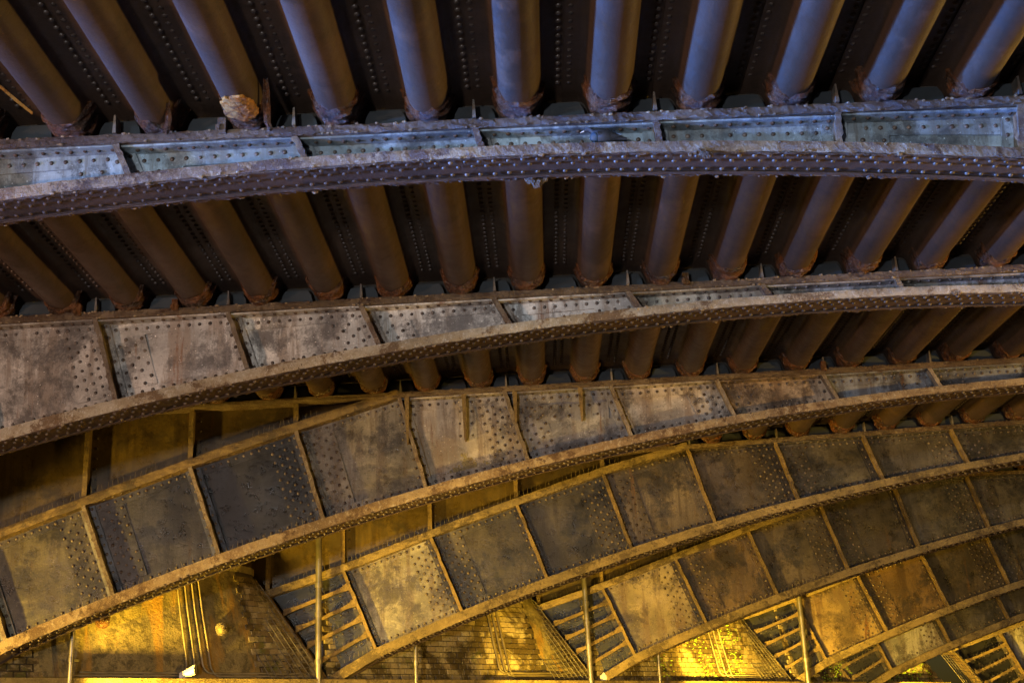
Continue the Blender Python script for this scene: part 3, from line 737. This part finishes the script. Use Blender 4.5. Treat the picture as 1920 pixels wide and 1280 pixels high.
# wall fittings
for j, t, h, lab in ((2, .70, .62, 'round cast fitting on the ochre wall right of the cable bundle'), (2, .37, .66, 'small rusty round fitting on the ochre wall under the third rib')):
    P0 = W(j, t, h, .02); T = thing('wall_fitting', lab, 'fitting', P0, 'round fittings on the ochre wall')
    mb = MB(); nn = Vector((.662, -.749, 0)); rows = []
    for rr, d in ((.09, -.03), (.085, .012), (.06, .02), (.055, .05), (.03, .06)):
        a_ = Vector((.749, .662, 0)); b_ = Vector((0, 0, 1)); rows.append([(a_ * math.cos(k * .524) + b_ * math.sin(k * .524)) * rr + nn * d for k in range(12)])
    mb.grid(rows, False, True); mb.poly(rows[-1]); mb.build('housing', M['clay'] if j == 2 and t > .5 else M['rust'], T)
    mb = MB(); mb.tube([nn * .05, nn * .11], .016, 8); mb.build('bolt', M['rust'], T)

# ------------------------------------------------------------------ netting beside the rib ends
for idx in (3, 4, 5, 7):
    r = RIBS[idx]; a, b_ = Vector((-14.50, 2.35)), Vector((-13.62, 1.08)); wd = .52
    mb = MB(); tw = .006
    for i in range(0, 21):
        f = i / 20; p = a.lerp(b_, f); 
        y = lambda u: .05 + .25 * u + .02 * math.sin(f * 7 + u * 5)
        pts = [(p.x - wd * u * 1.0, -.10 - .47 * u + .03 * math.sin(f * 7 + u * 5), p.y - .04 * u + .05 * u * math.sin(f * 5)) for u in (0, .25, .5, .75, 1)]
        mb.tube(pts, tw, 4, False)
    for k in range(9):
        u = k / 8; pts = []
        for i in range(0, 12):
            f = i / 11; p = a.lerp(b_, f); pts.append((p.x - wd * u, -.10 - .47 * u + .03 * math.sin(f * 7 + u * 5), p.y - .04 * u + .05 * u * math.sin(f * 5)))
        mb.tube(pts, tw, 4, False)
    o = mb.build('bird_net', M['wire'], None, (r['dx'], r['Y'] - .02, r['dz']), None)
    o['label'] = {3: 'black wire bird netting left of the fourth rib end, by the left drain pipe', 4: 'wire bird netting left of the fifth rib end, by the middle drain pipe', 5: 'yellow-lit wire bird netting beside the right drain pipe', 7: 'wire bird netting beside the farthest ladder end'}[idx]
    o['category'] = 'netting'; o['group'] = 'bird nets at the rib ends'

# ------------------------------------------------------------------ drain pipes
def pipe(X, Y, r, lab, z1=4.0, lean=0., clamps=(1.75, 2.05)):
    T = thing('drain_pipe', lab, 'pipe', (X, Y, -1.6), 'vertical drain pipes'); z1 += 1.6
    mb = MB(); mb.tube([(lean * k / 10 * z1, .004 * math.sin(k * 2), z1 * k / 10) for k in range(11)], r, 12); mb.build('pipe_run', M['pipe'], T)
    for z in clamps:
        zz_ = z + 1.6; mb = MB(); mb.tube([(lean * zz_, 0, zz_ - .03), (lean * zz_, 0, zz_ + .03)], r * 1.28, 12); mb.box(lean * zz_ - .02, lean * zz_ + .02, 0, .22, zz_ - .01, zz_ + .01); mb.build('clamp', M['pipe'], T)
pipe(-2.93, 16.9, .040, 'galvanised drain pipe in front of the fourth rib ladder end', clamps=(1.32, 1.92, 2.3))
pipe(.70, 20.0, .040, 'galvanised drain pipe in front of the fifth rib ladder end', lean=-.012, clamps=(1.5, 1.95, 2.25))
pipe(4.55, 23.2, .046, 'yellow-lit drain pipe in front of the sixth rib ladder end', lean=-.0, clamps=(1.45, 1.9))
pipe(-5.35, 14.7, .026, 'thin drain pipe at the far left bottom, under the third rib', clamps=(1.3,))
pipe(-1.75, 17.7, .026, 'thin drain pipe on the brick wall just behind the fourth rib', clamps=(1.3,))
pipe(1.78, 20.85, .026, 'thin dark drain pipe just behind the fifth rib', clamps=(1.2,))

# ------------------------------------------------------------------ litter, pigeon, small fittings
T = thing('paper_cup', 'crumpled white paper cup lying on the ledge by the cable bundle', 'cup', W(2, .575, .0, .12) + Vector((0, 0, .055)))
mb = MB(); rows = []
for i in range(7):
    rows.append([(-.09 + i * .03, (.045 + i * .003) * math.cos(k * .785) * (1 + .2 * nz(i, k)), i * .012 - .02 + (.045 + i * .003) * math.sin(k * .785) * (1 + .25 * nz(k, i, 3))) for k in range(8)])
mb.grid(rows, False, True); mb.poly(rows[0][::-1]); mb.build('cup_body', M['paper'], T)
mb = MB(); mb.tube([(.088, .05 * math.cos(k * .63), .052 + .052 * math.sin(k * .63)) for k in range(11)], .006, 5); mb.build('cup_rim', M['paper'], T)
mb = MB(); mb.blob((0, 0, .05), .06, 4, 8, .7, 1.3); P0 = W(4, .02, 0, .10)
o = mb.build('plastic_scrap', M['paper'], None, P0); o['label'] = 'small pale plastic scrap on the ledge left of the middle drain pipe'; o['category'] = 'litter'
# pigeon
PX, PY, PZ = .545, 7.665, arcz(.545) + .0
T = thing('pigeon', 'dark blue-grey pigeon crouching on the nearest rib flange, facing left', 'pigeon', (PX, PY, PZ))
path = [(-.118, .118, .004), (-.104, .128, .016), (-.090, .135, .024), (-.074, .128, .026), (-.062, .108, .026), (-.050, .085, .040), (-.022, .070, .055), (.015, .068, .058), (.055, .066, .046), (.090, .060, .028), (.125, .052, .017), (.165, .044, .011)]
mb = MB(); rows = []
for x, z, rr in path: rows.append([(x, rr * math.cos(k * .5236) * .9, z + rr * math.sin(k * .5236)) for k in range(12)])
mb.grid(rows, True, True); mb.poly(rows[0][::-1]); mb.poly(rows[-1]); mb.build('body', M['feather'], T)
mb = MB(); mb.dome((-.048, -.018, .06), (-.4, -.8, -.4), .036, .022, 16); mb.build('breast_plumage', M['feather_blue'], T)
for s in (-1, 1):
    mb = MB(); rows = []
    for i in range(8):
        u = i / 7; x = -.03 + .16 * u; hh = .04 * math.sin(math.pi * min(1, u * .8 + .18)); rows.append([(x, s * (.045 + .012 * math.sin(math.pi * v) - .03 * u), .075 - .015 * u + hh * (v - .5) * 1.5) for v in (0, .25, .5, .75, 1)])
    mb.grid(rows, True); mb.build('wing', M['feather'], T)
    mb = MB(); mb.dome((-.092, s * .02, .139), (-.2, s, .1), .0035, .002, 6); mb.build('eye', M['yellow'], T)
    mb = MB(); mb.tube([(0.0, s * .018, .03), (0, s * .018, .004)], .004, 5)
    for a_ in (-.5, 0, .5): mb.tube([(0, s * .018, .004), (-.03 * math.cos(a_), s * .018 + .03 * math.sin(a_), .003)], .003, 4)
    mb.build('leg', M['rust'], T)
mb = MB(); mb.tube([(-.116, 0, .118), (-.142, 0, .108)], [.006, .0015], 6); mb.build('beak', M['paper'], T)
# exposed concrete where a trough has rusted through, peeled plates, clips
def patch(parent, cx, cy, cz, rx, ry, mat, name, seed, bend=.0, zoff=0):
    mb = MB(); n = 44; o_ = parent.location; ring = []
    for k in range(n):
        a_ = k * 2 * math.pi / n; q = 1 + .30 * fr(math.cos(a_) * 1.6, math.sin(a_) * 1.6, seed) + .12 * nz(math.cos(a_) * 7, math.sin(a_) * 7, seed); ring.append((rx * q * math.cos(a_), ry * q * math.sin(a_)))
    rows = []
    for s in (1.0, .97, .85, .7, .55, .4, .2):
        rows.append([(x * s, y * s, (-.004 if s < .99 else .012) + bend * (x * s) ** 2 + .005 * fr(x * s * 30, y * s * 30, seed)) for x, y in ring])
    mb.grid(rows, False, True); mb.poly(rows[-1]); return mb.build(name, mat, parent, Vector((cx, cy, cz)) - o_)
patch(DECK0, -1.795, 7.33, 4.045 - .012 + .02, .115, .15, M['concrete'], 'exposed_concrete', 3, 1.9)
patch(DECK1, 4.31, 11.77 - .35 * 0 - 2.3, 4.02, .035, .09, M['yellow'], 'oval_mark', 9)  # small yellow oval on a trough crest
def flake(parent, pts, wdt, mat=None, name='peeled_flake', sd_=1):
    mb = MB(); rows = []
    for k, p in enumerate(pts):
        p = Vector(p) - parent.location; ww = wdt * (.4 + .6 * math.sin(math.pi * (k + .6) / len(pts))) ; e = .3 * fr(k * 1.3, sd_)
        rows.append([p + Vector((-ww * (1 + e), 0, 0)), p + Vector((0, .004, -.01)), p + Vector((ww * (1 - e), 0, .004))])
    mb.grid(rows); r2 = [[q + Vector((0, .003, .003)) for q in rr] for rr in rows]; mb.grid(r2); mb.build(name, mat or M['rust'], parent)
flake(DECK0, [(-1.60, 7.2, 4.20), (-1.615, 7.3, 4.15), (-1.64, 7.42, 4.09), (-1.65, 7.5, 4.05), (-1.64, 7.56, 4.02)], .025, sd_=2)
flake(DECK0, [(-2.27, 7.35, 4.15), (-2.29, 7.45, 4.08), (-2.32, 7.52, 4.04), (-2.33, 7.57, 4.04)], .022, sd_=5)
flake(DECK0, [(-3.235, 7.0, 4.14), (-3.17, 7.15, 4.10), (-3.12, 7.27, 4.08)], .011, M['concrete'], sd_=8)
def clip(ri, u, w_=.055, hgt=.07):
    T_ = ribs[ri]; mb = MB(); r = RIBS[ri]; x = u - r['dx']; z = r['a'] * u + r['b'] - r['dz']
    mb.prism([(x - w_ / 2, z - .03), (x + w_ / 2, z - .035), (x + w_ / 2, z + hgt), (x - w_ / 2, z + hgt + .006)], -.03, .05); mb.box(x - w_ * .7, x - w_ * .2, -.04, -.031, z - .02, z + .02); mb.build('rail_clip', M['rust'] if ri else M['topfl'], T_)
for ri, u in ((0, -1.97), (1, -3.17), (1, -4.05), (1, 1.42), (2, 3.3)): clip(ri, u)
# crust hanging from the near rib's lower edge
mb = MB()
for k in range(26): 
    x = .10 + random.gauss(0, .035); mb.blob((x, WID - random.random() * .05, arcz(x) - .09 - random.random() * (.075 - min(.07, abs(x - .10)))), random.uniform(.010, .024), k, 6)
for k in range(14):
    x = 1.22 + random.gauss(0, .04); mb.blob((x, -.004, arcz(x) - .075 - random.random() * .04), random.uniform(.010, .02), k, 6)
mb.build('hanging_crust', M['topfl'], ribs[0], kind='stuff')
# pale deposit running down the stained panel of the third rib
mb = MB()
for k in range(420):
    h = random.random() ** .8; x0 = lerp(topx(4) + .76, botx(4) + .50, h) + .04 * math.sin(h * 9); x = x0 + random.gauss(0, .018 + .14 * h ** 3); z = lerp(3.5, arcz(x) + .05, h)
    if nz(x * 14, z * 9, 2) < -.12: continue
    mb.blob((x, WEB - .001, z), random.uniform(.008, .026), k, 7, .22, 1.5)
mb.build('pale_deposit', M['clay'], ribs[2], kind='stuff')
# ------------------------------------------------------------------ flood lamps on the ledge walls (real fixtures, off the lower edge)
def flood(loc, aim, energy, lab, col=SODIUM, spot=110, size=.12):
    T = thing('floodlight', lab, 'floodlight', loc, 'sodium floodlights aimed at the vault')
    d = (Vector(aim) - Vector(loc)).normalized(); q = d.to_track_quat('-Z', 'Y').to_matrix().to_4x4()
    mb = MB(); mb.prism([(-.16, .02), (.16, .02), (.12, .18), (-.12, .18)], -.12, .12); o = mb.build('housing', M['black'], T); o.matrix_local = q
    mb = MB(); mb.box(-.02, .02, -.02, .02, -.35, -.05); mb.build('bracket', M['black'], T)
    lamp('SPOT', Vector(loc) + d * .06, aim, energy, col, size, spot=spot, blend=.6)
flood((-4.9, 14.6, .35), (-3.9, 16.6, 2.1), 1900, 'black floodlight aimed at the ochre wall', spot=130)
flood((.3, 17.6, .3), (.6, 20.2, 1.9), 1100, 'black floodlight aimed at the glazed brick wall', spot=100)
flood((3.2, 20.6, .35), (3.4, 23.0, 2.0), 2300, 'black floodlight aimed at the brightest brick wall')
flood((7.3, 24.95, .3), (7.7, 26.6, 1.9), 1400, 'black floodlight aimed at the mossy wall at right')
flood((-2.5, 11.5, -.6), (1, 18, 2.2), 1500, 'black floodlight low under the second rib', (1, .64, .13), 78, .2)
flood((-8.3, 11.9, .2), (-4.95, 14.0, 1.75), 2600, 'black floodlight aimed at the lower left of the third rib', (1, .62, .08), 46)
